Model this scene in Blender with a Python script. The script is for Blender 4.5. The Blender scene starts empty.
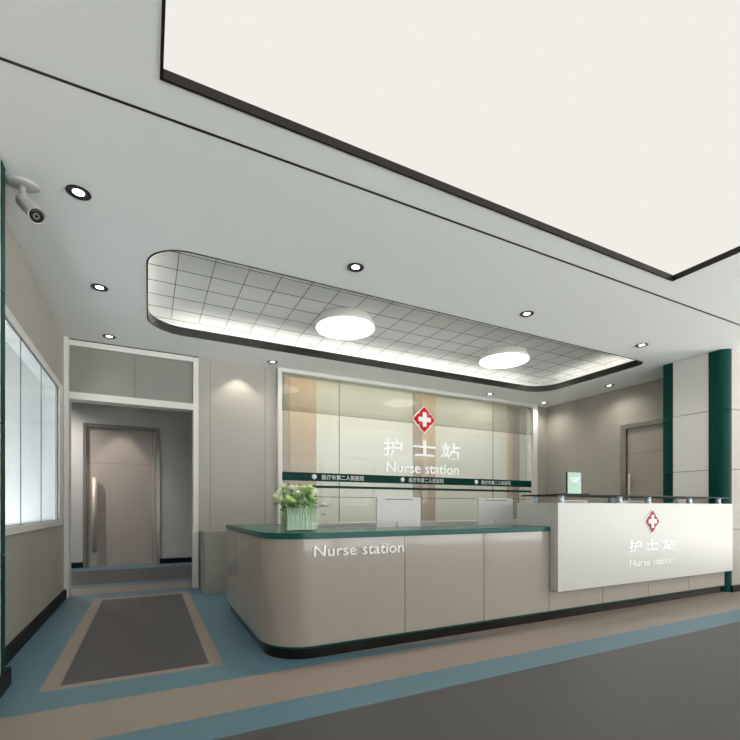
import bpy, bmesh, math, random
from mathutils import Vector, Matrix
random.seed(7)
C = bpy.context.scene
COL = C.collection
H = 2.88

# ------------------------------------------------------------------ materials
def mat(name, col, rough=0.5, metal=0.0, spec=0.5, coat=0.0, noise=0.0, nscale=8.0, emit=None, estr=0.0, trans=0.0, ior=1.45, alpha=1.0, bump=0.0, stretch=None):
    m = bpy.data.materials.new(name); m.use_nodes = True
    nt = m.node_tree; b = nt.nodes['Principled BSDF']
    b.inputs['Base Color'].default_value = (*col, 1)
    b.inputs['Roughness'].default_value = rough
    b.inputs['Metallic'].default_value = metal
    b.inputs['Specular IOR Level'].default_value = spec
    b.inputs['Coat Weight'].default_value = coat
    b.inputs['Coat Roughness'].default_value = 0.06
    b.inputs['Transmission Weight'].default_value = trans
    b.inputs['IOR'].default_value = ior
    b.inputs['Alpha'].default_value = alpha
    if emit:
        b.inputs['Emission Color'].default_value = (*emit, 1)
        b.inputs['Emission Strength'].default_value = estr
    if noise > 0 or bump > 0:
        tc = nt.nodes.new('ShaderNodeTexCoord'); mp = nt.nodes.new('ShaderNodeMapping')
        if stretch: mp.inputs['Scale'].default_value = stretch
        nz = nt.nodes.new('ShaderNodeTexNoise'); nz.inputs['Scale'].default_value = nscale; nz.inputs['Detail'].default_value = 4
        nt.links.new(tc.outputs['Object'], mp.inputs['Vector']); nt.links.new(mp.outputs['Vector'], nz.inputs['Vector'])
        if noise > 0:
            rp = nt.nodes.new('ShaderNodeMapRange')
            rp.inputs['To Min'].default_value = 1 - noise; rp.inputs['To Max'].default_value = 1 + noise
            nt.links.new(nz.outputs['Fac'], rp.inputs['Value'])
            mx = nt.nodes.new('ShaderNodeVectorMath'); mx.operation = 'SCALE'
            mx.inputs[0].default_value = col
            nt.links.new(rp.outputs['Result'], mx.inputs['Scale'])
            nt.links.new(mx.outputs['Vector'], b.inputs['Base Color'])
        if bump > 0:
            bp = nt.nodes.new('ShaderNodeBump'); bp.inputs['Strength'].default_value = bump; bp.inputs['Distance'].default_value = 0.01
            nt.links.new(nz.outputs['Fac'], bp.inputs['Height']); nt.links.new(bp.outputs['Normal'], b.inputs['Normal'])
    return m

M = dict(
 ceil=mat('ceiling_paint', (.895,.905,.89), .6, noise=.01, nscale=2),
 tile=mat('ceiling_tile_white', (.90,.90,.88), .5, noise=.02, nscale=3),
 gridm=mat('ceiling_grid_metal', (.13,.13,.13), .22, metal=.9),
 bronze=mat('dark_bronze_metal', (.085,.08,.072), .12, metal=.85),
 dkframe=mat('near_black_bronze', (.022,.018,.014), .3, metal=.3, spec=.3),
 blacktrim=mat('black_trim', (.012,.011,.010), .35),
 wall=mat('taupe_wall_panel', (.375,.345,.30), .38, noise=.03, nscale=2, stretch=(1,1,.3)),
 walll=mat('beige_wall_panel', (.32,.295,.265), .38, noise=.03, nscale=2, stretch=(1,1,.3)),
 transom=mat('grey_taupe_panel', (.24,.228,.205), .35, noise=.03, nscale=2),
 hallw=mat('corridor_grey_paint', (.56,.545,.525), .45, noise=.03, nscale=2),
 groove=mat('panel_groove_dark', (.035,.03,.027), .6),
 door=mat('taupe_door_laminate', (.42,.36,.31), .35, noise=.04, nscale=6, stretch=(3,3,.3)),
 doorf=mat('door_frame_brown_metal', (.24,.225,.20), .25, metal=.35),
 frame=mat('cream_white_frame', (.68,.66,.61), .3, noise=.01),
 wframe=mat('white_frame', (.84,.84,.82), .25),
 base=mat('black_skirting', (.010,.009,.009), .55, spec=.2),
 fgrey=mat('floor_vinyl_grey', (.060,.056,.054), .45, noise=.06, nscale=1.5),
 fblue=mat('floor_vinyl_blue', (.085,.165,.205), .42, noise=.05, nscale=1.5),
 ftan=mat('floor_vinyl_tan', (.245,.198,.165), .42, noise=.05, nscale=1.5),
 desk=mat('desk_taupe_lacquer', (.335,.288,.245), .2, coat=.5, noise=.04, nscale=2.2, stretch=(1,1,.35)),
 green=mat('dark_green_stone', (.002,.078,.062), .25, spec=.3, noise=.12, nscale=14),
 greenm=mat('green_painted_column', (.002,.040,.032), .45, spec=.12, noise=.05, nscale=4),
 plinth=mat('black_plinth_steel', (.02,.015,.012), .15, metal=.6),
 white=mat('white_acrylic_stone', (.555,.542,.51), .3),
 white2=mat('white_letter', (.95,.94,.92), .3),
 colp=mat('column_offwhite_panel', (.62,.60,.56), .3, noise=.02, nscale=2),
 glow=mat('white_letter_glow', (.95,.95,.93), .3, emit=(1,1,.98), estr=.12),  # faint emission added to make the sign letters stand out
 red=mat('red_acrylic', (.62,.004,.010), .4, spec=.2),
 darkred=mat('dark_red_acrylic', (.30,.004,.024), .4, spec=.2),
 chrome=mat('pale_chrome_standoff', (.62,.74,.77), .3, metal=.35),
 blackglass=mat('black_green_glass', (.003,.007,.006), .35, spec=.15),
 steel=mat('satin_bronze_handle', (.52,.47,.40), .42, metal=.25),
 monitor=mat('monitor_silver_shell', (.50,.49,.48), .5, metal=.1),
 monscr=mat('monitor_screen_black', (.008,.008,.01), .08),
 cam=mat('camera_grey_shell', (.42,.41,.38), .4),
 black=mat('black_plastic', (.01,.01,.01), .3),
 glassbody=mat('lamp_white_metal', (.80,.80,.76), .4),
 cabinet=mat('taupe_cabinet', (.30,.28,.245), .35, noise=.03),
 tanwood=mat('tan_wood_post', (.36,.22,.11), .4, noise=.12, nscale=6, stretch=(4,4,.3)),
 brownwood=mat('brown_wood_post', (.16,.09,.04), .4, noise=.12, nscale=6, stretch=(4,4,.3)),
 backcream=mat('back_room_cream', (.78,.76,.68), .6, noise=.03),
 backwhite=mat('back_room_white', (.85,.86,.82), .6),
 blind=mat('white_blind_board', (.80,.815,.82), .6),
 leaf=mat('leaf_green', (.16,.36,.05), .45, noise=.3, nscale=30),
 petal=mat('flower_pale_green', (.72,.88,.40), .5, noise=.2, nscale=30),
 petalw=mat('flower_white', (.92,.94,.78), .5, noise=.08, nscale=30),
 stem=mat('stem_green', (.12,.33,.07), .45, noise=.15, nscale=20),
 cardg=mat('card_pale_green', (.33,.52,.42), .15, coat=.6),
)
def emis(name, col, s):
    m = bpy.data.materials.new(name); m.use_nodes = True; nt = m.node_tree
    nt.nodes.remove(nt.nodes['Principled BSDF'])
    e = nt.nodes.new('ShaderNodeEmission'); e.inputs[0].default_value = (*col, 1); e.inputs[1].default_value = s
    nt.links.new(e.outputs[0], nt.nodes['Material Output'].inputs[0]); return m
M['panel_e'] = emis('light_panel_film', (1.0,.972,.915), .88)
M['round_e'] = emis('round_lamp_diffuser', (1,.99,.96), 4.5)
M['down_e'] = emis('downlight_lens', (1,.98,.94), 8.0)
M['led_e'] = emis('led_strip', (1,.96,.90), 8.5)
M['fill_e'] = emis('back_room_fill', (1,.975,.93), 54.0)

def glass(name, tint, rough, mixd=0.0, dcol=(1,1,1), refl=1.0):
    """thin sheet of glass: tinted see-through + mirror-like skin, with a film share that scatters light"""
    m = bpy.data.materials.new(name); m.use_nodes = True; nt = m.node_tree
    nt.nodes.remove(nt.nodes['Principled BSDF']); out = nt.nodes['Material Output']
    if rough > 0:
        t = nt.nodes.new('ShaderNodeBsdfRefraction'); t.inputs['Roughness'].default_value = rough; t.inputs['IOR'].default_value = 1.02
    else:
        t = nt.nodes.new('ShaderNodeBsdfTransparent')
    t.inputs['Color'].default_value = (*tint, 1)
    g = nt.nodes.new('ShaderNodeBsdfGlossy'); g.inputs['Roughness'].default_value = 0.03
    f = nt.nodes.new('ShaderNodeFresnel'); f.inputs['IOR'].default_value = 1.5
    src = t
    if mixd > 0:
        d = nt.nodes.new('ShaderNodeBsdfDiffuse'); d.inputs['Color'].default_value = (*dcol, 1)
        tr = nt.nodes.new('ShaderNodeBsdfTranslucent'); tr.inputs['Color'].default_value = (*dcol, 1)
        a = nt.nodes.new('ShaderNodeMixShader'); a.inputs[0].default_value = .5
        nt.links.new(d.outputs[0], a.inputs[1]); nt.links.new(tr.outputs[0], a.inputs[2])
        s_ = nt.nodes.new('ShaderNodeMixShader'); s_.inputs[0].default_value = mixd
        nt.links.new(t.outputs[0], s_.inputs[1]); nt.links.new(a.outputs[0], s_.inputs[2]); src = s_
    mx = nt.nodes.new('ShaderNodeMixShader')
    ge = nt.nodes.new('ShaderNodeNewGeometry'); iv = nt.nodes.new('ShaderNodeMath'); iv.operation = 'SUBTRACT'; iv.inputs[0].default_value = refl
    mu = nt.nodes.new('ShaderNodeMath'); mu.operation = 'MULTIPLY'; mu.use_clamp = True
    nt.links.new(ge.outputs['Backfacing'], iv.inputs[1]); nt.links.new(iv.outputs[0], mu.inputs[0]); nt.links.new(f.outputs[0], mu.inputs[1])
    nt.links.new(mu.outputs[0], mx.inputs[0]); nt.links.new(src.outputs[0], mx.inputs[1]); nt.links.new(g.outputs[0], mx.inputs[2])
    nt.links.new(mx.outputs[0], out.inputs[0]); return m
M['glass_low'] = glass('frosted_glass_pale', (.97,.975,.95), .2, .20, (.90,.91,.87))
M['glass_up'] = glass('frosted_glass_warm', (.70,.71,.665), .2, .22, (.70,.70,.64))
M['glass_win'] = glass('window_glass', (.93,.97,1.0), 0)
M['glass_film'] = glass('window_film_glass', (.97,.985,.985), 0, .25, (.90,.93,.94), .3)
M['glass_vase'] = glass('vase_glass', (.93,.98,.93), 0)
M['water'] = glass('vase_water', (.86,.93,.80), 0)

# ------------------------------------------------------------------ mesh helpers
class MB:
    def __init__(s): s.bm = bmesh.new(); s.mats = []
    def mi(s, m):
        if m not in s.mats: s.mats.append(m)
        return s.mats.index(m)
    def box(s, x0, x1, y0, y1, z0, z1, m, bev=0.0, M4=None):
        vs = [s.bm.verts.new((x, y, z)) for z in (z0, z1) for x, y in ((x0,y0),(x1,y0),(x1,y1),(x0,y1))]
        fs = [s.bm.faces.new([vs[i] for i in f]) for f in ((3,2,1,0),(4,5,6,7),(0,1,5,4),(1,2,6,5),(2,3,7,6),(3,0,4,7))]
        k = s.mi(m)
        for f in fs: f.material_index = k
        if M4 is not None: bmesh.ops.transform(s.bm, matrix=M4, verts=vs)
        if bev > 0:
            es = list({e for f in fs for e in f.edges})
            r = bmesh.ops.bevel(s.bm, geom=es, offset=bev, segments=2, affect='EDGES', profile=.5)
            for f in r['faces']: f.material_index = k
        return s
    def poly(s, pts, m):
        f = s.bm.faces.new([s.bm.verts.new(p) for p in pts]); f.material_index = s.mi(m); return s
    def prism(s, pts, z0, z1, m, M4=None, bev=0.0):
        a = [s.bm.verts.new((x, y, z0)) for x, y in pts]; b = [s.bm.verts.new((x, y, z1)) for x, y in pts]
        n = len(pts); fs = [s.bm.faces.new(a[::-1]), s.bm.faces.new(b)]
        for i in range(n): fs.append(s.bm.faces.new((a[i], a[(i+1)%n], b[(i+1)%n], b[i])))
        k = s.mi(m)
        for f in fs: f.material_index = k
        if bev > 0:
            es = list(fs[0].edges) + list(fs[1].edges)
            r = bmesh.ops.bevel(s.bm, geom=es, offset=bev, segments=2, affect='EDGES', profile=.5)
            for f in r['faces']: f.material_index = k
            s.bm.normal_update()
        elif M4 is not None: bmesh.ops.transform(s.bm, matrix=M4, verts=a+b)
        return s
    def lathe(s, prof, m, seg=40, c=(0,0,0), M4=None):
        rings = []; k = s.mi(m); allv = []
        for r, z in prof:
            if r < 1e-6: ring = [s.bm.verts.new((c[0], c[1], c[2]+z))]
            else: ring = [s.bm.verts.new((c[0]+r*math.cos(2*math.pi*i/seg), c[1]+r*math.sin(2*math.pi*i/seg), c[2]+z)) for i in range(seg)]
            rings.append(ring); allv += ring
        for a, b in zip(rings, rings[1:]):
            for i in range(seg):
                j = (i+1) % seg
                if len(a) == 1 and len(b) == 1: continue
                if len(a) == 1: f = s.bm.faces.new((a[0], b[i], b[j]))
                elif len(b) == 1: f = s.bm.faces.new((a[i], a[j], b[0]))
                else: f = s.bm.faces.new((a[i], a[j], b[j], b[i]))
                f.material_index = k; f.smooth = True
        if M4 is not None: bmesh.ops.transform(s.bm, matrix=M4, verts=allv)
        return s
    def tube(s, pts, r, m, seg=10, taper=1.0):
        pts = [Vector(p) for p in pts]; rings = []; k = s.mi(m); n = len(pts)
        for i, p in enumerate(pts):
            d = (pts[min(i+1, n-1)] - pts[max(i-1, 0)]).normalized()
            u = d.cross(Vector((0,0,1)) if abs(d.z) < .9 else Vector((1,0,0))).normalized(); v = d.cross(u)
            rr = r * (1 + (taper-1)*i/(n-1))
            rings.append([s.bm.verts.new(p + u*rr*math.cos(2*math.pi*q/seg) + v*rr*math.sin(2*math.pi*q/seg)) for q in range(seg)])
        for a, b in zip(rings, rings[1:]):
            for i in range(seg):
                f = s.bm.faces.new((a[i], a[(i+1)%seg], b[(i+1)%seg], b[i])); f.material_index = k; f.smooth = True
        for ring in (rings[0][::-1], rings[-1]):
            f = s.bm.faces.new(ring); f.material_index = k
        return s
    def build(s, name, parent=None, origin=None):
        bmesh.ops.recalc_face_normals(s.bm, faces=s.bm.faces[:])
        me = bpy.data.meshes.new(name)
        if origin: bmesh.ops.translate(s.bm, vec=-Vector(origin), verts=s.bm.verts[:])
        s.bm.to_mesh(me); s.bm.free()
        for m in s.mats: me.materials.append(m)
        o = bpy.data.objects.new(name, me); COL.objects.link(o)
        if origin: o.location = origin
        if parent: o.parent = parent; 
        return o
def bx(name, x0, x1, y0, y1, z0, z1, m, parent=None, bev=0.0):
    return MB().box(x0, x1, y0, y1, z0, z1, m, bev).build(name, parent)
def struct(o, label=None):
    o['kind'] = 'structure'
    if label: o['label'] = label
    return o
def tag(o, label, cat, group=None, kind=None):
    o['label'] = label; o['category'] = cat
    if group: o['group'] = group
    if kind: o['kind'] = kind
    return o
def thing(name, label, cat, loc=(0,0,0), group=None):
    o = bpy.data.objects.new(name, None); o.empty_display_size = .1; COL.objects.link(o); o.location = loc
    return tag(o, label, cat, group)
def dup(root, loc, label):
    r = root.copy(); COL.objects.link(r); r.location = loc; r['label'] = label
    for ch in list(root.children):
        c = ch.copy(); COL.objects.link(c); c.parent = r
        for g in ch.children:
            d = g.copy(); COL.objects.link(d); d.parent = c
    return r
def arc(cx, cy, r, a0, a1, n=14):
    return [(cx + r*math.cos(math.radians(a0+(a1-a0)*i/n)), cy + r*math.sin(math.radians(a0+(a1-a0)*i/n))) for i in range(n+1)]
def rrect(x0, x1, y0, y1, r, n=12):
    return arc(x1-r, y1-r, r, 0, 90, n) + arc(x0+r, y1-r, r, 90, 180, n) + arc(x0+r, y0+r, r, 180, 270, n) + arc(x1-r, y0+r, r, 270, 360, n)

def text_obj(name, s, x0, x1, zb, zt, y, m, parent=None, depth=.008, fit=True, bold=0.0):
    """letters standing in the XZ plane facing -Y, stretched to the box x0..x1, zb..zt (mesh)"""
    cu = bpy.data.curves.new(name, 'FONT'); cu.body = s; cu.extrude = .02; cu.offset = bold; cu.resolution_u = 3
    to = bpy.data.objects.new(name+'_tmp', cu); COL.objects.link(to)
    bpy.context.view_layer.update()
    dg = bpy.context.evaluated_depsgraph_get()
    me = bpy.data.meshes.new_from_object(to.evaluated_get(dg)); me.name = name
    bpy.data.objects.remove(to); bpy.data.curves.remove(cu)
    xs = [v.co.x for v in me.vertices]; ys = [v.co.y for v in me.vertices]; zs = [v.co.z for v in me.vertices]
    ax, bx_ = min(xs), max(xs); ay, by = min(ys), max(ys); az, bz = min(zs), max(zs)
    for v in me.vertices:
        px = x0 + (v.co.x-ax)/(bx_-ax)*(x1-x0); pz = zb + (v.co.y-ay)/(by-ay)*(zt-zb)
        py = y - depth*(v.co.z-az)/(bz-az)
        v.co = (px, py, pz)
    me.flip_normals() if False else None
    me.materials.clear(); me.materials.append(m)
    o = bpy.data.objects.new(name, me); COL.objects.link(o)
    if parent: o.parent = parent
    return o

# ================================================================== FLOOR
fx0, fx1, fy0, fy1 = -6.0, 10.0, -4.6, 8.9
f = MB()
def fq(x0, x1, y0, y1, m): f.poly([(x0,y0,0),(x1,y0,0),(x1,y1,0),(x0,y1,0)], m)
g_, b_, t_ = M['fgrey'], M['fblue'], M['ftan']
fq(fx0, fx1, fy0, 2.0, g_); fq(fx0, fx1, 2.0, 2.235, b_); fq(fx0, fx1, 2.235, 2.655, t_); fq(fx0, .98, 2.655, 2.925, b_); f.poly([(.98,2.655,0),(2.6,2.655,0),(.98,2.80,0)], b_); f.poly([(2.6,2.655,0),(fx1,2.655,0),(fx1,2.925,0),(.98,2.925,0),(.98,2.80,0)], t_)
mx0, mx1, my0, my1 = -.53, .43, 2.925, 5.68
ix0, ix1, iy0, iy1 = -.44, .35, 2.99, 5.55
fq(fx0, mx0, my0, my1, b_); fq(mx1, fx1, my0, my1, b_)
fq(mx0, mx1, my0, iy0, t_); fq(mx0, mx1, iy1, my1, t_); fq(mx0, ix0, iy0, iy1, t_); fq(ix1, mx1, iy0, iy1, t_); fq(ix0, ix1, iy0, iy1, g_)
fq(fx0, fx1, my1, 5.99, b_); fq(fx0, fx1, 5.99, 6.46, t_); fq(fx0, fx1, 6.46, 6.73, b_); fq(fx0, fx1, 6.73, 8.2, g_); fq(fx0, fx1, 8.2, fy1, b_)
struct(f.build('floor'), 'vinyl floor with blue, tan and dark grey bands')

# ================================================================== CEILING
c = MB(); T = .30
LP = (.047, 3.889, -1.3, 2.141)                        # big light opening
TR = (0.0, 5.80, 3.50, 5.215)                          # tray opening
def cq(x0, x1, y0, y1): c.poly([(x0,y0,H),(x0,y1,H),(x1,y1,H),(x1,y0,H)], M['ceil'])
cx0, cx1, cy0, cy1 = -.95, 10.0, -4.6, 6.0
LY0, LY1 = 2.336, 2.352                                 # black line slot
cq(cx0, cx1, cy0, LP[2]); cq(cx0, LP[0], LP[2], LP[3]); cq(LP[1], cx1, LP[2], LP[3]); cq(cx0, cx1, LP[3], LY0)
cq(cx0, TR[0], LY1, cy1); cq(TR[1], cx1, LY1, cy1); cq(TR[0], TR[1], LY1, TR[2]); cq(TR[0], TR[1], TR[3], cy1)
r = .36                                                 # rounded corners of the tray opening
for (qx, qy, a0) in ((TR[0]+r, TR[3]-r, 90), (TR[1]-r, TR[3]-r, 0), (TR[0]+.30, TR[2]+.30, 180), (TR[1]-.16, TR[2]+.16, 270)):
    rr = r if a0 in (90, 0) else (.30 if a0 == 180 else .16)
    cxn = qx + (rr if a0 in (0, 270) else -rr); cyn = qy + (rr if a0 in (0, 90) else -rr)
    c.poly([(cxn, cyn, H)] + [(x, y, H) for x, y in arc(qx, qy, rr, a0, a0+90)], M['ceil'])
# light well sides above the light panel
struct(c.build('ceiling'), 'pale grey painted ceiling')
struct(bx('trim_1', cx0, cx1, LY0, LY1, H-.001, H+.02, M['blacktrim']), 'thin black trim line across the ceiling')

tray_out = arc(TR[1]-r, TR[3]-r, r, 0, 90) + arc(TR[0]+r, TR[3]-r, r, 90, 180) + arc(TR[0]+.30, TR[2]+.30, .30, 180, 270, 12) + arc(TR[1]-.16, TR[2]+.16, .16, 270, 360, 8)
def loop_wall(pts, z0, z1, m, mb=None, thick=.012):
    mb = mb or MB(); k = mb.mi(m); n = len(pts)
    ctr = Vector((sum(p[0] for p in pts)/n, sum(p[1] for p in pts)/n))
    nrm = []
    for i in range(n):
        d = Vector(pts[(i+1)%n]) - Vector(pts[i-1]); nn = Vector((d.y, -d.x)).normalized(); nrm.append(nn)
    rings = []
    for off, z in ((0, z0), (0, z1), (thick, z1), (thick, z0)):
        rings.append([mb.bm.verts.new((pts[i][0]+nrm[i].x*off, pts[i][1]+nrm[i].y*off, z)) for i in range(n)])
    for q in range(4):
        a, b = rings[q], rings[(q+1)%4]
        for i in range(n):
            ff = mb.bm.faces.new((a[i], a[(i+1)%n], b[(i+1)%n], b[i])); ff.material_index = k
    return mb
struct(loop_wall(tray_out, H-.004, H+.085, M['bronze']).build('trim_2'), 'dark polished metal rim around the ceiling recess')
# recess: side walls set back behind the rim, tiled top
ZT = 3.10; ob = .30
mb = MB(); out = rrect(TR[0]-ob, TR[1]+ob, TR[2]-ob, TR[3]+ob, r+ob*.6)
loop_wall(out, H+.02, ZT+.01, M['tile'], mb)
mb.poly([(x, y, ZT) for x, y in out], M['tile'])
struct(mb.build('ceiling_recess'), 'white tiled ceiling inside the recess')
mb = MB(); s_ = .2865; gw = .0045
k = 0
xx = .23
while xx < TR[1]+ob-.02:
    mb.box(xx-gw/2, xx+gw/2, TR[2]-ob+.02, 5.39, ZT-.002, ZT+.001, M['gridm']); xx += s_
yy = 5.39 - s_*7
while yy < 5.40:
    mb.box(TR[0]-ob+.05, TR[1]+ob-.05, yy-gw/2, yy+gw/2, ZT-.0025, ZT+.001, M['gridm']); yy += s_
struct(mb.build('trim_3'), 'metal grid lines between the recess tiles')
# led strip lying on the ledge behind the rim
mb = MB()
e0 = .05
def strip(x0, x1, y0, y1): mb.box(x0, x1, y0, y1, H+.004, H+.02, M['led_e'])
strip(TR[0]+.3, TR[1]-.3, TR[3]+.14, TR[3]+.155)
strip(TR[0]+.4, TR[1]-.3, TR[2]-.155, TR[2]-.14)  # near-side run added to brighten the recess tiles
strip(TR[0]-.155, TR[0]-.14, TR[2]+.2, TR[3]-.2); strip(TR[1]+.14, TR[1]+.155, TR[2]+.1, TR[3]-.2)
for (qx, qy, a0) in ((TR[0]+.3, TR[3]-.2, 90), (TR[1]-.3, TR[3]-.2, 0)):
    pass
led = mb.build('led_strip'); tag(led, 'hidden light strip glowing behind the dark rim of the ceiling recess', 'light strip')

# big light panel
lp = thing('light_panel', 'large cream rectangular stretch light panel set in the ceiling', 'ceiling light', (0,0,H))
x0, x1, y0, y1 = LP
d = MB(); d.poly([(x0+.01,y0+.01,.040),(x0+.01,y1-.01,.040),(x1-.01,y1-.01,.040),(x1-.01,y0+.01,.040)], M['panel_e']); d.build('diffuser', lp)
mb = MB(); w = .012
mb.box(x0-.001, x0+w, y0, y1, -.004, .07, M['dkframe']); mb.box(x1-w, x1+.001, y0, y1, -.004, .07, M['dkframe'])
mb.box(x0, x1, y0-.001, y0+w, -.004, .07, M['dkframe']); mb.box(x0, x1, y1-w, y1+.001, -.004, .07, M['dkframe'])
mb.build('frame', lp)

# downlights
def downlight(loc, label):
    t = thing('downlight', label, 'downlight', loc, 'recessed downlights in the ceiling')
    MB().lathe([(.064,-.001),(.066,-.006),(.058,-.010),(.040,-.006),(.030,-.001)], M['black'], 32).build('trim_ring', t)
    MB().lathe([(0,-.0028),(.031,-.0028)], M['down_e'], 24).build('lens', t)
    return t
xs = (-.37, 1.45, 3.28, 5.10)
DL = [((-.37,3.13), 'large-looking black-ringed downlight beside the security camera'),
 ((-.37,4.40), 'black-ringed downlight between the camera and the corridor opening, over the window wall'),
 ((-.38,5.62), 'small downlight just above the corridor opening header'),
 ((1.45,3.13), 'downlight in front of the ceiling recess, above the left round lamp'),
 ((3.28,3.135), 'downlight in front of the ceiling recess, above the right round lamp'),
 ((5.10,3.14), 'downlight in front of the recess corner, nearest the green column'),
 ((1.435,5.645), 'downlight above the beige panelled bay left of the glass wall'),
 ((5.06,5.635), 'left of the two small downlights over the right end of the glass wall'),
 ((6.33,5.655), 'downlight in the far right corner where glass wall meets side wall'),
 ((6.345,4.41), 'downlight between the recess edge and the right side wall')]
d0 = None
for (p, lab) in DL:
    if d0 is None: d0 = downlight((p[0], p[1], H), lab)
    else: dup(d0, (p[0], p[1], H), lab)
def spot(x, y, z, e, size=100, blend=.6, col=(1,.95,.88), rad=.04, name='downlight_beam'):
    l = bpy.data.lights.new(name, 'SPOT'); l.energy = e; l.spot_size = math.radians(size); l.spot_blend = blend; l.color = col; l.shadow_soft_size = rad
    o = bpy.data.objects.new(name, l); COL.objects.link(o); o.location = (x, y, z); return o
for (p, lab) in DL: spot(p[0], p[1], H-.02, (24 if p[0] > 5 else 8) if p[1] > 4.38 else (75 if abs(p[0]-1.45) < .1 else 40), 150 if p[0] > 5 else 100, 1)

# round surface lamps
spot(1.05, 5.715, H-.02, 17, 92, .3)  # added beam without a fitting, makes the scallop on the panelled bay
def round_lamp(loc, label):
    t = thing('ceiling_lamp', label, 'ceiling lamp', loc, 'round ceiling lamps in the recess')
    MB().lathe([(0,0),(.27,0),(.285,-.01),(.33,-.105),(.335,-.118),(.328,-.122),(.322,-.118)], M['glassbody'], 64).build('lamp_body', t)
    MB().lathe([(0,-.121),(.30,-.121),(.323,-.118)], M['round_e'], 64).build('diffuser', t)
    return t
l0 = round_lamp((1.955, 4.49, ZT), 'round white lamp on the recess tiles, the left and larger-looking one')
dup(l0, (4.30, 4.515, ZT), 'round white lamp on the recess tiles, the right and smaller-looking one')

# ================================================================== WALLS
BY = 5.91
def panels_x(name, x0, x1, z0, z1, y, seams_x, m, th=.02, gap=.004, seams_z=(), label=None):
    """wall in the XZ plane facing -Y, split by grooves"""
    mb = MB(); xs_ = [x0] + list(seams_x) + [x1]; zs_ = [z0] + list(seams_z) + [z1]
    mb.box(x0, x1, y+th, y+.10, z0, z1, M['groove'])
    for a, b in zip(xs_, xs_[1:]):
        for p, q in zip(zs_, zs_[1:]):
            mb.box(a+(gap/2 if a != x0 else 0), b-(gap/2 if b != x1 else 0), y, y+th, p+(gap/2 if p != z0 else 0), q-(gap/2 if q != z1 else 0), m)
    return struct(mb.build(name), label)
def panels_y(name, y0, y1, z0, z1, x, sgn, seams_y, m, th=.02, gap=.004, seams_z=(), label=None):
    """wall in the YZ plane at x; sgn=+1 faces +X"""
    mb = MB(); ys_ = [y0] + list(seams_y) + [y1]; zs_ = [z0] + list(seams_z) + [z1]
    X = lambda a, b: (min(x-sgn*a, x-sgn*b), max(x-sgn*a, x-sgn*b))
    q0, q1 = X(th, .10); mb.box(q0, q1, y0, y1, z0, z1, M['groove'])
    w0, w1 = X(0, th)
    for a, b in zip(ys_, ys_[1:]):
        for p, q in zip(zs_, zs_[1:]):
            mb.box(w0, w1, a+(gap/2 if a != y0 else 0), b-(gap/2 if b != y1 else 0), p+(gap/2 if p != z0 else 0), q-(gap/2 if q != z1 else 0), m)
    return struct(mb.build(name), label)

# left wall with window
WX = -.825; wy0, wy1, wz0, wz1 = 1.4, 5.50, .87, 2.24
mb = MB()
mb.box(WX-.10, WX, -4.6, BY+.05, 0, wz0, M['wall']); mb.box(WX-.10, WX, -4.6, BY+.05, wz1, H, M['wall'])
mb.box(WX-.10, WX, -4.6, wy0, wz0, wz1, M['wall']); mb.box(WX-.10, WX, wy1, BY+.05, wz0, wz1, M['wall'])
struct(mb.build('wall_left'), 'taupe wall with the long window')
w_ = struct(bpy.data.objects.new('window_1', None), 'long interior window in the left wall'); COL.objects.link(w_)
mb = MB(); fr = M['frame']
mb.box(WX-.10, WX+.012, wy0, wy1, wz1, wz1+.06, fr, .002); mb.box(WX-.10, WX+.022, wy0, wy1, wz0-.05, wz0, fr, .002)
mb.box(WX-.10, WX+.012, wy1, wy1+.20, wz0-.045, wz1+.055, fr, .002)
mb.build('window_frame', w_)
mb = MB(); wf = M['wframe']
mb.box(-.935, WX-.012, wy0, wy1, wz1-.012, wz1, wf); mb.box(-.935, WX-.012, wy1-.012, wy1, wz0, wz1-.012, wf); mb.box(-.935, WX-.012, wy0, wy1-.012, wz0, wz0+.012, wf)
mb.build('window_reveal', w_)
ys = [1.41, 1.96, 2.65, 3.34, 4.03, 4.72, 5.41, 5.495]
for a, b in zip(ys, ys[1:]):
    bx('pane', -.836, -.830, a+.002, b-.002, wz0+.001, wz1-.001, M['glass_film'], w_)
mb = MB()
for a in ys[1:-1]: mb.box(-.835, -.829, a-.003, a+.003, wz0+.001, wz1-.001, M['gridm'])
mb.build('mullion', w_)
# lit room beyond the window
mb = MB()
mb.box(-1.75, -1.70, .6, 7.5, 0, 2.8, M['blind']); mb.box(-1.7, -.94, .6, .65, 0, 2.8, M['blind']); mb.box(-1.7, -.94, 5.9, 5.95, 0, 2.8, M['blind'])
mb.box(-1.7, -.94, .65, 5.9, 2.75, 2.8, M['blind'])
struct(mb.build('wall_window_room'), 'pale wall of the room behind the left window')
def area(name, loc, rot, sx, sy, e, col=(1,1,1)):
    l = bpy.data.lights.new(name, 'AREA'); l.shape = 'RECTANGLE'; l.size = sx; l.size_y = sy; l.energy = e; l.color = col
    o = bpy.data.objects.new(name, l); COL.objects.link(o); o.location = loc; o.rotation_euler = rot; return o
area('window_room_fill', (-1.02, 3.6, .30), (0, math.radians(98), 0), .4, 4.4, 85, (1,1,1))  # added area light low in the unseen room, brightens the panes from below
struct(bx('baseboard_left', WX, WX+.025, 3.13, BY-.07, 0, .10, M['base'], bev=.003))

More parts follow.
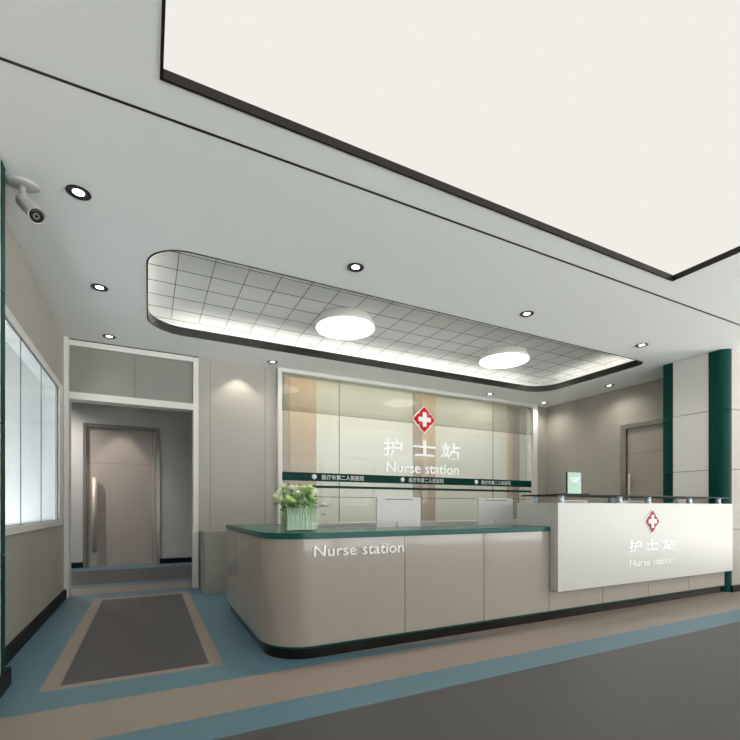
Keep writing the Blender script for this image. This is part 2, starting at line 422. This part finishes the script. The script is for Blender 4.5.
# left pillar with green corners
mb = MB(); px = -.71; zs_ = [0.0, .74, 1.455, 2.17, H]
for a, b in zip(zs_, zs_[1:]):
    g = .003
    mb.box(WX, px, 1.55, 3.02, a+g, b-g, M['colp'])
    mb.prism([(WX, 3.023), (px+.004, 3.023)] + arc(px-.036, 3.085, .04, 0, 90, 6) + [(WX, 3.125)], a+g, b-g, M['greenm'])
    mb.prism([(WX, 1.45), (px+.004, 1.45), (px+.004, 1.547), (WX, 1.547)], a+g, b-g, M['greenm'])
mb.box(WX, px-.01, 1.46, 3.11, 0, H, M['groove'])
struct(mb.build('wall_pillar'), 'projecting pillar with white panels and dark green corners at the left edge')
struct(bx('baseboard_pillar', WX, px+.02, 1.43, 3.145, 0, .10, M['base'], bev=.003))

# back wall pieces
OFx0, OFx1 = -.84, .50
mb = MB(); fr = M['frame']
mb.box(-.845, -.782, BY-.075, BY+.12, 0, H-.0, fr, .003)
mb.box(.50, .562, BY-.055, BY+.12, 0, H-.02, fr, .003)
mb.box(-.782, .50, BY-.06, BY+.12, 2.205, 2.285, fr, .003)
mb.box(-.782, .50, BY-.06, BY+.12, 2.80, 2.862, fr, .003)
struct(mb.build('trim_4'), 'cream white frame around the corridor opening and the panel above it')
struct(bx('trim_5', -.80, .56, BY-.03, BY+.1, 2.862, H, M['groove']))
panels_x('wall_transom', -.782, .50, 2.285, 2.80, BY-.01, (-.143,), M['transom'], label='grey taupe panel above the corridor opening')
panels_x('wall_back_end', 6.37, 6.70, 0, H, BY, (), M['wall'])
panels_x('wall_back', .56, 1.555, 0, H, BY, (.705, 1.40), M['wall'], label='beige panelled bay left of the glass wall')
struct(bx('baseboard_back', .60, 1.57, BY-.02, BY, 0, .10, M['base']))

# glass partition wall = window_2
w2 = struct(bpy.data.objects.new('window_2', None), 'tall glass partition with green band behind the desk'); COL.objects.link(w2)
gx0, gx1 = 1.612, 6.262; GY = BY-.03
mb = MB(); wf = M['frame']
mb.box(1.555, gx0, GY-.05, GY+.08, 0, H, wf, .003); mb.box(gx1, 6.37, GY-.05, GY+.08, 0, H, wf, .003)
mb.box(gx0, gx1, GY-.05, GY+.08, 2.83, H, wf, .003); mb.box(gx0, gx1, GY-.05, GY+.08, 0, .06, wf, .003)
mb.build('window_frame', w2)
gxs = [gx0, 2.465, 5.355, gx1]
gzs = [.06, 1.15, 2.33, 2.83]
for i, (a, b) in enumerate(zip(gxs, gxs[1:])):
    for j, (p, q) in enumerate(zip(gzs, gzs[1:])):
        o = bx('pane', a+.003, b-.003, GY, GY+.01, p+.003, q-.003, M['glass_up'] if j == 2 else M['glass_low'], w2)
mb = MB()
for a in gxs[1:-1]: mb.box(a-.0035, a+.0035, GY+.001, GY+.009, .06, 2.83, M['groove'])
for p in gzs[1:-1]: mb.box(gx0, gx1, GY+.001, GY+.009, p-.0035, p+.0035, M['groove'])
mb.build('joint', w2)
MBg = MB(); MBg.box(gx0, gx1, GY-.003, GY-.001, 1.37, 1.487, M['greenm']); MBg.box(gx0, gx1, GY-.003, GY-.001, 1.275, 1.31, M['greenm'])
MBg.build('green_band', w2)['label'] = 'dark green stripe with white hospital name'
for lx in (2.083, 3.525, 4.98):
    MB().lathe([(0,0),(.036,0),(.036,.002),(0,.002)], M['white2'], 24, M4=Matrix.Translation((lx, GY-.003, 1.432)) @ Matrix.Rotation(math.radians(90), 4, 'X')).build('round_badge', w2)
    text_obj('lettering', '医疗市第二人民医院', lx+.115, lx+.775, 1.395, 1.465, GY-.003, M['white2'], w2, .002)

# room behind the glass
mb = MB(); RY = 6.62
mb.box(1.5, 6.9, RY, RY+.05, 0, 2.33, M['backwhite']); mb.box(1.5, 6.9, RY, RY+.05, 2.33, 3.15, M['backcream'])
mb.box(1.45, 1.5, GY+.13, RY+.05, 0, 3.15, M['backwhite']); mb.box(6.9, 6.95, GY+.13, RY+.05, 0, 3.15, M['backwhite'])
mb.box(1.5, 6.9, GY+.13, RY, 3.15, 3.2, M['backwhite']); mb.box(1.5, 6.9, GY+.09, GY+.13, H-.05, 3.15, M['backwhite'])
struct(mb.build('wall_behind_glass'), 'pale wall of the narrow room behind the glass partition')
for (a, b, c_) in ((1.84, 1.92, 'brownwood'), (1.93, 2.36, 'tanwood'), (4.18, 4.31, 'brownwood'), (4.32, 4.62, 'tanwood'), (6.38, 6.49, 'tanwood'), (6.50, 6.66, 'brownwood')):
    o = bx('wood_post', a, b, RY-.062, RY-.002, 0, 3.14, M[c_])
    tag(o, {'1.84':'dark brown wooden post seen blurred through the left end of the glass wall', '1.93':'wide tan wooden post blurred behind the left end of the glass wall', '4.18':'dark brown wooden post blurred behind the red cross emblem',
            '4.32':'tan wooden post blurred just right of the red cross emblem', '6.38':'tan wooden post blurred at the right end of the glass wall','6.5':'brown wooden post blurred at the far right end of the glass wall'}[str(a)], 'post')
for k_, (lx, lab) in enumerate(((2.4,'left of three long added fill lamps hidden behind the glass wall'),(3.9,'middle of three long added fill lamps hidden behind the glass wall'),(5.4,'right of three long added fill lamps hidden behind the glass wall'))):
    t = thing('fill_lamp', lab, 'lamp', (lx, 6.25, 3.15), 'added fill lamps behind the glass wall')  # added out of view to brighten the room seen through the glass
    bx('lamp_body', -.62, .62, -.06, .06, -.03, 0, M['wframe'], t); bx('diffuser', -.6, .6, -.05, .05, -.036, -.031, M['fill_e'], t)

# right wall with door
RX = 6.68
mb = MB(); 
panels_y('wall_right', 4.45, BY+.1, 0, H, RX, -1, (5.224,), M['wall'], label='taupe panelled side wall on the right')
panels_y('wall_right_header', 3.3, 4.45, 2.30, H, RX, -1, (), M['wall'])
panels_y('wall_right_near', 1.2, 3.3, 0, H, 9.9, -1, (), M['wall'])
dr = struct(bpy.data.objects.new('door_2', None), 'taupe door in the right side wall, half hidden by the column'); COL.objects.link(dr)
mb = MB(); mb.box(RX-.015, RX+.10, 4.36, 4.45, 0, 2.30, M['doorf'], .003); mb.box(RX-.015, RX+.10, 3.3, 4.36, 2.225, 2.30, M['doorf'], .003); mb.box(RX-.015, RX+.10, 3.3, 3.38, 0, 2.225, M['doorf'], .003)
mb.build('door_frame', dr)
mb = MB(); mb.box(RX+.03, RX+.07, 3.38, 4.36, 0.005, 1.83, M['door']); mb.box(RX+.03, RX+.07, 3.38, 4.36, 1.834, 2.225, M['door']); mb.box(RX+.035, RX+.065, 3.38, 4.36, 1.82, 1.84, M['groove'])
mb.build('door_leaf', dr)
mb = MB(); mb.tube([(RX-.04,4.28,.3),(RX-.04,4.28,1.52)], .02, M['steel'], 16); mb.tube([(RX+.03,4.28,.45),(RX-.04,4.28,.45)], .009, M['steel']); mb.tube([(RX+.03,4.28,1.37),(RX-.04,4.28,1.37)], .009, M['steel'])
mb.build('door_handle', dr)
struct(bx('baseboard_right', RX-.02, RX, 4.46, BY-.03, 0, .10, M['base']))

# column on the right + wall running right
CY = 2.74; CX = 6.08; zs_ = [0, .74, 1.455, 2.17, H]
mb = MB(); rc = .10
for a, b in zip(zs_, zs_[1:]):
    g = .003
    mb.box(CX, CX+.1, 2.935, 3.34, a+g, b-g, M['colp'])
    mb.prism([(CX-.006, 3.343), (CX-.006, 3.46), (CX+.1, 3.46), (CX+.1, 3.343)], a+g, b-g, M['greenm'])
    mb.prism([(CX-.006, 2.932)] + arc(CX-.006+rc, CY+rc, rc, 180, 270, 10) + [(CX+.10, CY), (CX+.10, 2.932)], a+g, b-g, M['greenm'])
    mb.box(CX+.103, 9.9, CY+.004, CY+.10, a+g, b-g, M['walll'])
mb.box(CX+.01, 9.9, CY+.09, 3.45, 0, H, M['groove'])
struct(mb.build('wall_column'), 'square column with white panel and dark green rounded corners')
struct(bx('baseboard_column', CX+.08, 9.9, CY-.02, CY+.02, 0, .075, M['base']))
# far end of the volume between column and side wall
struct(bx('wall_column_back', CX+.1, RX+.1, 3.30, 3.45, 0, H, M['wall']))

# corridor behind the opening
HY = 8.7
mb = MB()
mb.box(-3.6, -.93, HY, HY+.1, 0, 2.90, M['hallw']); mb.box(.14, 1.40, HY, HY+.1, 0, 2.90, M['hallw']); mb.box(-.93, .14, HY, HY+.1, 2.40, 2.90, M['hallw'])
mb.box(1.35, 1.45, BY+.12, HY, 0, 2.90, M['hallw']); mb.box(-3.7, -3.6, BY, HY+.1, 0, 2.90, M['hallw'])
mb.box(-3.7, -.845, BY+.02, BY+.12, 0, 2.90, M['hallw'])
struct(mb.build('wall_corridor'), 'grey corridor wall beyond the opening')
struct(bx('ceiling_corridor', -3.7, 1.45, BY+.12, HY+.1, 2.90, 3.0, M['ceil']))
mb = MB(); mb.box(-3.6, -.965, HY-.02, HY, 0, .09, M['base']); mb.box(.19, 1.35, HY-.02, HY, 0, .09, M['base'])
struct(mb.build('baseboard_corridor'))
d1 = struct(bpy.data.objects.new('door_1', None), 'taupe corridor door with long vertical pull handle'); COL.objects.link(d1)
mb = MB(); mb.box(-.965, -.915, HY-.02, HY+.1, 0, 2.41, M['doorf'], .003); mb.box(.13, .19, HY-.02, HY+.1, 0, 2.41, M['doorf'], .003); mb.box(-.915, .13, HY-.02, HY+.1, 2.345, 2.41, M['doorf'], .003)
mb.build('door_frame', d1)
mb = MB(); mb.box(-.915, .13, HY+.03, HY+.07, 0, 1.755, M['door']); mb.box(-.915, .13, HY+.03, HY+.07, 1.759, 2.345, M['door']); mb.box(-.91, .125, HY+.036, HY+.066, 1.75, 1.765, M['groove'])
mb.box(.07, .085, HY+.028, HY+.03, 0, 2.345, M['doorf'])
mb.build('door_leaf', d1)
mb = MB(); hx = -.80
mb.tube([(hx,HY-.05,.25),(hx,HY-.05,1.50)], .036, M['steel'], 16); mb.tube([(hx,HY+.03,.42),(hx,HY-.05,.42)], .012, M['steel']); mb.tube([(hx,HY+.03,1.33),(hx,HY-.05,1.33)], .012, M['steel'])
mb.build('door_handle', d1)
spot(-.40, 8.35, 2.88, 42, 62, .3)
spot(-1.60, 8.0, 2.88, 170, 150, .9, (1,.97,.94))
dup(d0, (-.40, 8.50, 2.90), 'corridor downlight washing the taupe corridor door')
dup(d0, (-2.0, 7.6, 2.90), 'corridor downlight out of sight to the left of the corridor door')

# unseen lobby side: glazed front added to let fill light in
mb = MB(); LYB = -3.2
mb.box(-.95, 9.9, LYB-.1, LYB, 0, .12, M['walll']); mb.box(-.95, 9.9, LYB-.1, LYB, 2.80, H, M['walll'])
for xk in (-.95, 1.2, 3.35, 5.5, 7.65, 9.8): mb.box(xk, xk+.12, LYB-.1, LYB, .12, 2.80, M['walll'])
struct(mb.build('wall_front'), 'added glazed lobby front behind the viewer, open for fill light')
w3 = struct(bpy.data.objects.new('window_fill', None), 'added lobby glazing behind the viewer, lets fill light in'); COL.objects.link(w3)
for xk in (-.83, 1.32, 3.47, 5.62, 7.77): bx('pane', xk, xk+2.03, LYB-.06, LYB-.05, .12, 2.80, M['glass_win'], w3)

# ================================================================== RECEPTION DESK
desk = thing('reception_desk', 'long taupe nurse station desk with green countertop, rounded left corner and white raised counter', 'reception desk', (0,0,0))
DX, DY, DE, WB, WI, FI = .69, 2.76, 6.06, 4.46, 1.35, 3.30
def Lpath(off, r0, x_end=DE):
    """L outline, off = outward offset"""
    x, y = DX-off, DY-off
    rr = r0+off
    return [(x, WB+off)] + arc(x+rr, y+rr, rr, 180, 270, 16) + [(x_end, y), (x_end, FI), (WI, FI), (WI, WB+off)]
carc = MB().prism(Lpath(-.022, .30), .075, .795, M['groove']).build('carcass', desk)
PZ0, PZ1 = .088, .792
def strip_panel(path, name='front_panel'):
    """thin panel following path (outer line), thickness .02 inward"""
    mb = MB(); k = mb.mi(M['desk']); n = len(path); P_ = [Vector(p) for p in path]; nrm = []
    for i in range(n):
        dd = P_[min(i+1,n-1)] - P_[max(i-1,0)]; nrm.append(Vector((-dd.y, dd.x)).normalized())
    rings = [[mb.bm.verts.new((p.x+q.x*o_, p.y+q.y*o_, z)) for p, q in zip(P_, nrm)] for (o_, z) in ((0,PZ0),(0,PZ1),(.02,PZ1),(.02,PZ0))]
    for q in range(4):
        a, b = rings[q], rings[(q+1)%4]
        for i in range(n-1):
            ff = mb.bm.faces.new((a[i], a[i+1], b[i+1], b[i])); ff.material_index = k
            ff.smooth = n > 2 and q in (0, 2)
    for e in mb.bm.edges:
        if len({f_.smooth for f_ in e.link_faces}) > 1: e.smooth = False
    for i in (0, n-1): mb.bm.faces.new([rings[q][i] for q in range(4)]).material_index = k
    return mb.build(name, desk)
g = .003; R0 = .30
strip_panel([(DX, WB), (DX, 3.395+g)])
strip_panel([(DX, 3.395-g)] + arc(DX+R0, DY+R0, R0, 180, 270, 20) + [(1.675-g, DY)])
sx = [1.675, 2.417, 3.154, 3.875, 4.594, 5.317, DE]
for a, b in zip(sx, sx[1:]): strip_panel([(a+g, DY), (b-g, DY)])
MB().box(DX, WI, WB-.002, WB+.018, PZ0, PZ1, M['desk']).build('end_panel', desk)
MB().prism(Lpath(-.002, .30), .072, .088, M['greenm']).build('bottom_trim', desk)
MB().prism(Lpath(-.025, .30), 0, .073, M['plinth']).build('plinth', desk)
ct = Lpath(.012, .30, 3.155)
MB().prism([(p[0], p[1]) for p in ct], .795, .833, M['green'], bev=.004).build('countertop', desk)['label'] = 'dark green stone countertop'
bx('work_surface', 1.36, DE, FI+.002, 3.92, .69, .72, M['wframe'], desk, .002)
for xk in (1.40, 2.75, 4.1, 5.2, DE-.03): bx('support_panel', xk, xk+.02, FI+.01, 3.88, 0, .69, M['desk'], desk)
text_obj('lettering', 'Nurse station', .975, 1.660, .675, .750, DY-.0, M['white2'], desk, .010)['label'] = 'white raised letters reading Nurse station'
# white raised counter
wc = MB(); wc.box(3.167, 6.055, 2.675, DY-.002, .268, 1.042, M['white'], .003); wc.box(3.167, 6.055, DY-.002, 3.15, .834, 1.042, M['white'], .003)
wco = wc.build('white_counter', desk); wco['label'] = 'white raised counter with nurse station sign'
def emblem(cx_, cz, rad, y, parent, redm, th=.012):
    """white rounded diamond, four red petals, white cross (parts of parent)"""
    def ngon(pts, d0, d1, m, nm):
        Mx = Matrix.Translation((cx_, y, cz)) @ Matrix.Rotation(math.radians(90), 4, 'X')
        return MB().prism(pts, d0, d1, m, Mx).build(nm, parent)
    def rdiam(cxx, cyy, rr, rnd):
        pts = []
        q = rr/math.sqrt(2)
        for (sx_, sy_, a0) in ((1,1,0),(-1,1,90),(-1,-1,180),(1,-1,270)):
            pts += [(cxx*0 + x, y_) for x, y_ in arc(sx_*(q-rnd), sy_*(q-rnd), rnd, a0, a0+90, 5)]
        ca = math.cos(math.radians(45))
        return [(cxx + (x-y_)*ca, cyy + (x+y_)*ca) for x, y_ in pts]
    ngon(rdiam(0, 0, rad*1.09, rad*.22), 0, th, M['white2'], 'emblem_backing')
    for k in range(4):
        a = math.radians(90*k); ox, oy = math.cos(a)*rad*.50, math.sin(a)*rad*.50
        ngon(rdiam(ox, oy, rad*.475, rad*.10), th, th*1.5, redm, 'petal')
    w = rad*.17; l = rad*.55
    ngon([(w,l),(-w,l),(-w,w),(-l,w),(-l,-w),(-w,-w),(-w,-l),(w,-l),(w,-w),(l,-w),(l,w),(w,w)], th*1.5, th*1.9, M['white2'], 'cross')
emblem(4.505, .862, .118, 2.675, wco, M['darkred'], .006)
text_obj('lettering', '护', 4.14, 4.335, .565, .683, 2.675, M['white2'], wco, .004, bold=.015)
text_obj('lettering', '士', 4.405, 4.60, .575, .68, 2.675, M['white2'], wco, .004, bold=.015)
text_obj('lettering', '站', 4.68, 4.885, .565, .678, 2.675, M['white2'], wco, .004, bold=.015)
text_obj('lettering', 'Nurse station', 4.15, 4.87, .425, .49, 2.675, M['white2'], wco, .004, bold=.012)
# glass shelf
sh = bx('glass_shelf', 3.19, 6.04, 2.69, 3.12, 1.106, 1.118, M['blackglass'], wco, .002)
for (a, b) in ((3.25,3.02),(3.293,2.75),(4.11,2.75),(4.57,2.75),(5.31,2.75),(5.90,2.75),(4.4,3.05),(5.6,3.05)):
    MB().lathe([(0,1.041),(.030,1.041),(.030,1.052),(.024,1.054),(.024,1.094),(.030,1.096),(.030,1.107),(0,1.107)], M['chrome'], 20, (a,b,0)).build('standoff', wco)

# ================================================================== THINGS ON THE DESK
def monitor(loc, label, rz=0):
    t = thing('monitor', label, 'monitor', loc, 'computer monitors on the desk'); t.rotation_euler = (0,0,rz)
    mb = MB(); mb.box(-.235,.235,-.012,.012,.055,.375,M['monitor'],.006)
    mb.build('shell', t)
    bx('screen', -.225,.225,.0125,.0145,.068,.362,M['monscr'],t)
    bx('vent_slot', -.145,.145,-.0135,-.0118,.352,.358,M['black'],t)
    MB().box(-.035,.035,-.045,-.018,.012,.15,M['monitor'],.004).build('stand_neck', t)
    MB().box(-.12,.12,-.10,.07,0,.012,M['monitor'],.004).build('stand_base', t)
    return t
m0 = monitor((2.07,3.52,.72), 'silver monitor back seen above the green countertop, left one near the vase')
m1 = dup(m0, (3.235,3.52,.72), 'silver monitor back beside the white raised counter end')
dup(m0, (4.42,3.52,.71), 'monitor mostly hidden behind the white counter below the standing card')
dup(m0, (5.53,3.52,.71), 'monitor mostly hidden behind the white counter, near the side wall door')

cd = thing('sign_holder', 'small pale green acrylic card standing on the black glass shelf', 'sign holder', (3.60, 2.86, 1.118))
bx('card', -.095,.095,-.006,.006,.012,.215,M['cardg'],cd,.002)
bx('holder_base', -.16,.16,-.05,.05,0,.012,M['blackglass'],cd,.002)
mb = MB(); mb.box(-.099,-.094,-.0075,.0075,.012,.218,M['greenm']); mb.box(-.099,.099,-.0075,.0075,.215,.219,M['greenm']); mb.build('edge', cd)
mb = MB()
for (a, b, zz) in ((-.06,-.035,.155),(-.03,-.005,.155),(.005,.03,.155),(.035,.06,.155),(-.03,-.008,.130),(-.003,.02,.130),(.025,.045,.130)):
    mb.box(a,b,-.0085,-.0065,zz-.008,zz+.008,M['white2'])
mb.build('printed_mark', cd)

# vase with flowers
vs = thing('flower_vase', 'rectangular glass vase with pale green and white flowers on the green countertop', 'vase', (.965, 3.05, .833))
V = .090; vh = .165
mb = MB()
out_ = [(-V,-V*.8),(V,-V*.8),(V,V*.8),(-V,V*.8)]
mb.box(-V*1.25, V*1.25, -V, V, 0, .008, M['glass_vase'])
for (a,b,c1,d1_) in ((-V*1.25,V*1.25,-V,-V+.003),(-V*1.25,V*1.25,V-.003,V),(-V*1.25,-V*1.25+.003,-V+.003,V-.003),(V*1.25-.003,V*1.25,-V+.003,V-.003)):
    mb.box(a,b,c1,d1_,.008,vh,M['glass_vase'])
mb.build('vase_glass', vs)
bx('water', -V*1.18, V*1.18, -V*.9, V*.9, .009, .12, M['water'], vs)
mb = MB(); heads = []
for i in range(40):
    bx0, by0 = random.uniform(-V*1.05, V*1.05), random.uniform(-V*.8, V*.8)
    tx, ty = bx0*1.3 + random.uniform(-.02,.02), by0*1.3 + random.uniform(-.02,.02); tz = random.uniform(.20,.31)
    heads.append((tx, ty, tz))
    mb.tube([(bx0,by0,.012),(bx0*1.0+random.uniform(-.006,.006),by0,.10),(tx*.95,ty*.95,.17),(tx,ty,tz)], .0048, M['stem'], 7, .7)
heads += [(.185,-.02,.175),(-.155,-.02,.205),(-.14,.02,.255),(-.165,.0,.235)]
mb.tube([(V,0,.15),(.14,-.01,.17),(.185,-.02,.175)], .003, M['stem'], 6); mb.tube([(-V,0,.15),(-.125,-.01,.18),(-.155,-.02,.205)], .003, M['stem'], 6)
mb.build('stems', vs)
def petal_disc(mb, c0, n, R, m, cup):
    for k in range(n):
        a = 2*math.pi*k/n + random.uniform(-.2,.2); tilt = cup + random.uniform(-.25,.25)
        rr = R*random.uniform(.8,1.15)
        dx, dy = math.cos(a), math.sin(a); px_, py_ = -dy, dx
        def pt(u, v, h): return (c0[0]+dx*u*math.cos(tilt)+px_*v, c0[1]+dy*u*math.cos(tilt)+py_*v, c0[2]+u*math.sin(tilt)+h)
        w = rr*.42
        vsx = [mb.bm.verts.new(p) for p in (pt(0,0,0), pt(rr*.45,-w,.003), pt(rr*.85,-w*.7,.006), pt(rr,0,.002), pt(rr*.85,w*.7,.006), pt(rr*.45,w,.003), pt(rr*.5,0,-.005))]
        kx = mb.mi(m)
        for tri in ((0,1,6),(1,2,6),(2,3,6),(3,4,6),(4,5,6),(5,0,6)):
            ff = mb.bm.faces.new([vsx[q] for q in tri]); ff.material_index = kx; ff.smooth = True
for i, h in enumerate(heads):
    mb = MB(); hm = M['petalw'] if i % 5 in (0, 2, 3) else (M['petal'])
    petal_disc(mb, h, 8, .040, hm, .25); petal_disc(mb, (h[0],h[1],h[2]+.004), 7, .029, hm, .75); petal_disc(mb, (h[0],h[1],h[2]+.008), 5, .013, M['petal'], 1.2)
    mb.build('flower_head', vs)
mb = MB()
for i in range(60):
    h = random.choice(heads); petal_disc(mb, (h[0]+random.uniform(-.022,.022), h[1]+random.uniform(-.022,.022), h[2]-random.uniform(.01,.055)), 1, .042, M['leaf'], random.uniform(-.5,.5))
mb.build('leaves', vs)

# ================================================================== SIGN ON THE GLASS
sg = thing('wall_sign', 'red cross emblem with white nurse station lettering mounted on the glass wall', 'sign', (0,0,0))
SY = GY-.10
emblem(3.845, 2.37, .205, SY, sg, M['red'], .02)
for (a,b) in ((3.845,2.47),(3.845,2.25)): MB().tube([(a, SY, b), (a, GY, b)], .008, M['chrome'], 8).build('standoff', sg)
SL = GY-.035
text_obj('lettering', '护', 3.17, 3.50, 1.775, 2.05, SL, M['glow'], sg, .008, bold=.018)
text_obj('lettering', '士', 3.70, 4.12, 1.81, 2.06, SL, M['glow'], sg, .008, bold=.018)
text_obj('lettering', '站', 4.23, 4.60, 1.79, 2.05, SL, M['glow'], sg, .008, bold=.018)
text_obj('lettering', 'Nurse station', 3.22, 4.58, 1.535, 1.70, SL, M['glow'], sg, .006, bold=.01)

# ================================================================== LOW FURNITURE AT BACK
lc = thing('low_cabinet', 'low taupe cabinet between the corridor opening and the desk', 'cabinet', (.58, 5.38, 0))
bx('body', 0, .95, .02, .50, .0, .70, M['cabinet'], lc, .002)
bx('top_panel', -.006, .956, 0.0, .50, .70, .715, M['cabinet'], lc, .002)
bx('door', .004, .47, .0, .018, .05, .695, M['cabinet'], lc, .001); bx('door', .474, .946, .0, .018, .05, .695, M['cabinet'], lc, .001)
bx('base_strip', .0, .95, .004, .018, 0, .047, M['cabinet'], lc)
bc = thing('back_counter', 'long white low counter standing along the foot of the glass wall', 'counter', (1.66, 5.42, 0))
bx('body', 0, 4.6, .02, .38, .0, .76, M['white'], bc); bx('worktop', -.0, 4.62, 0, .40, .76, .79, M['white'], bc, .003)
for k_ in range(7): bx('door', .01+k_*.655, .655+k_*.655-.005, .004, .019, .06, .755, M['white'], bc, .001)

# ================================================================== SECURITY CAMERA
sc_ = thing('security_camera', 'grey bullet security camera hanging from the ceiling at upper left', 'camera', (-.65, 3.19, H))
MB().lathe([(0,0),(.085,0),(.085,-.010),(.07,-.018),(.03,-.022),(0,-.022)], M['cam'], 32, M4=Matrix.Diagonal((1,.72,1,1))).build('mount_plate', sc_)
MB().tube([(0,0,-.02),(.0,.0,-.075),(.008,-.02,-.105)], .016, M['cam'], 14).build('bracket', sc_)
MB().lathe([(0,-.009),(.009,-.009),(.009,.009),(0,.009)], M['black'], 14, M4=Matrix.Translation((-.012,-.03,-.105)) @ Matrix.Rotation(math.radians(90),4,'X')).build('knob', sc_)
a_ = Vector((.005,-.015,-.112)); b2 = Vector((.102,-.195,-.275)); dirn = (b2-a_).normalized()
Q = dirn.to_track_quat('Z','Y').to_matrix().to_4x4(); L_ = (b2-a_).length
MB().lathe([(0,0),(.030,0),(.037,.006),(.037,L_-.01),(.040,L_-.005),(.040,L_),(.035,L_),(.035,L_-.004),(0,L_-.004)], M['cam'], 28, M4=Matrix.Translation(a_) @ Q).build('housing', sc_)
mb = MB(); mb.lathe([(.014,L_-.003),(.018,L_-.001),(.034,L_-.001),(.034,L_-.003)], M['black'], 28, M4=Matrix.Translation(a_) @ Q)
mb.lathe([(0,L_+.001),(.010,L_-.001),(.0115,L_-.003)], M['black'], 20, M4=Matrix.Translation(a_) @ Q); mb.build('lens', sc_)
# sunshield
pts = [(.044*math.cos(t), .044*math.sin(t)) for t in [math.radians(20+140*i/12) for i in range(13)]] + [(.041*math.cos(t), .041*math.sin(t)) for t in [math.radians(160-140*i/12) for i in range(13)]]
MB().prism(pts, .02, L_+.015, M['cam'], Matrix.Translation(a_) @ Q).build('sun_shield', sc_)

# ================================================================== LIGHT
w = bpy.data.worlds.new('world'); C.world = w; w.use_nodes = True
nt = w.node_tree; bg = nt.nodes['Background']
tc = nt.nodes.new('ShaderNodeTexCoord'); sp = nt.nodes.new('ShaderNodeSeparateXYZ'); mr = nt.nodes.new('ShaderNodeMapRange')
nt.links.new(tc.outputs['Generated'], sp.inputs[0]); nt.links.new(sp.outputs['Z'], mr.inputs['Value'])
mr.inputs['From Min'].default_value = -.25; mr.inputs['From Max'].default_value = .05; mr.inputs['To Min'].default_value = 14.0; mr.inputs['To Max'].default_value = 2.4   # lower half raised as added fill for the ceiling, dimmer sky above
nt.links.new(mr.outputs[0], bg.inputs[1]); bg.inputs[0].default_value = (1.0,.97,.92,1)
spot(6.75, 2.45, H-.02, 3, 90, .5)
dup(d0, (6.75, 2.45, H), 'downlight washing the beige wall at the right edge, just out of frame')

# ================================================================== CAMERA
cam = bpy.data.cameras.new('camera'); co = bpy.data.objects.new('camera', cam); COL.objects.link(co); C.camera = co
cam.sensor_width = 36; cam.lens = 441/740*36; cam.shift_y = 137.5/740; cam.clip_start = .05
A = math.atan2(222, 441)
co.location = (0, 0, 1.0); co.rotation_euler = (math.radians(90), 0, -A)
v = C.view_settings; v.view_transform = 'Standard'; v.look = 'None'; v.exposure = 0.0; v.gamma = 1; v.use_curve_mapping = False
C.cycles.max_bounces = 10; C.cycles.diffuse_bounces = 6; C.cycles.transparent_max_bounces = 16; C.cycles.use_denoising = True
C.cycles.sample_clamp_indirect = 6
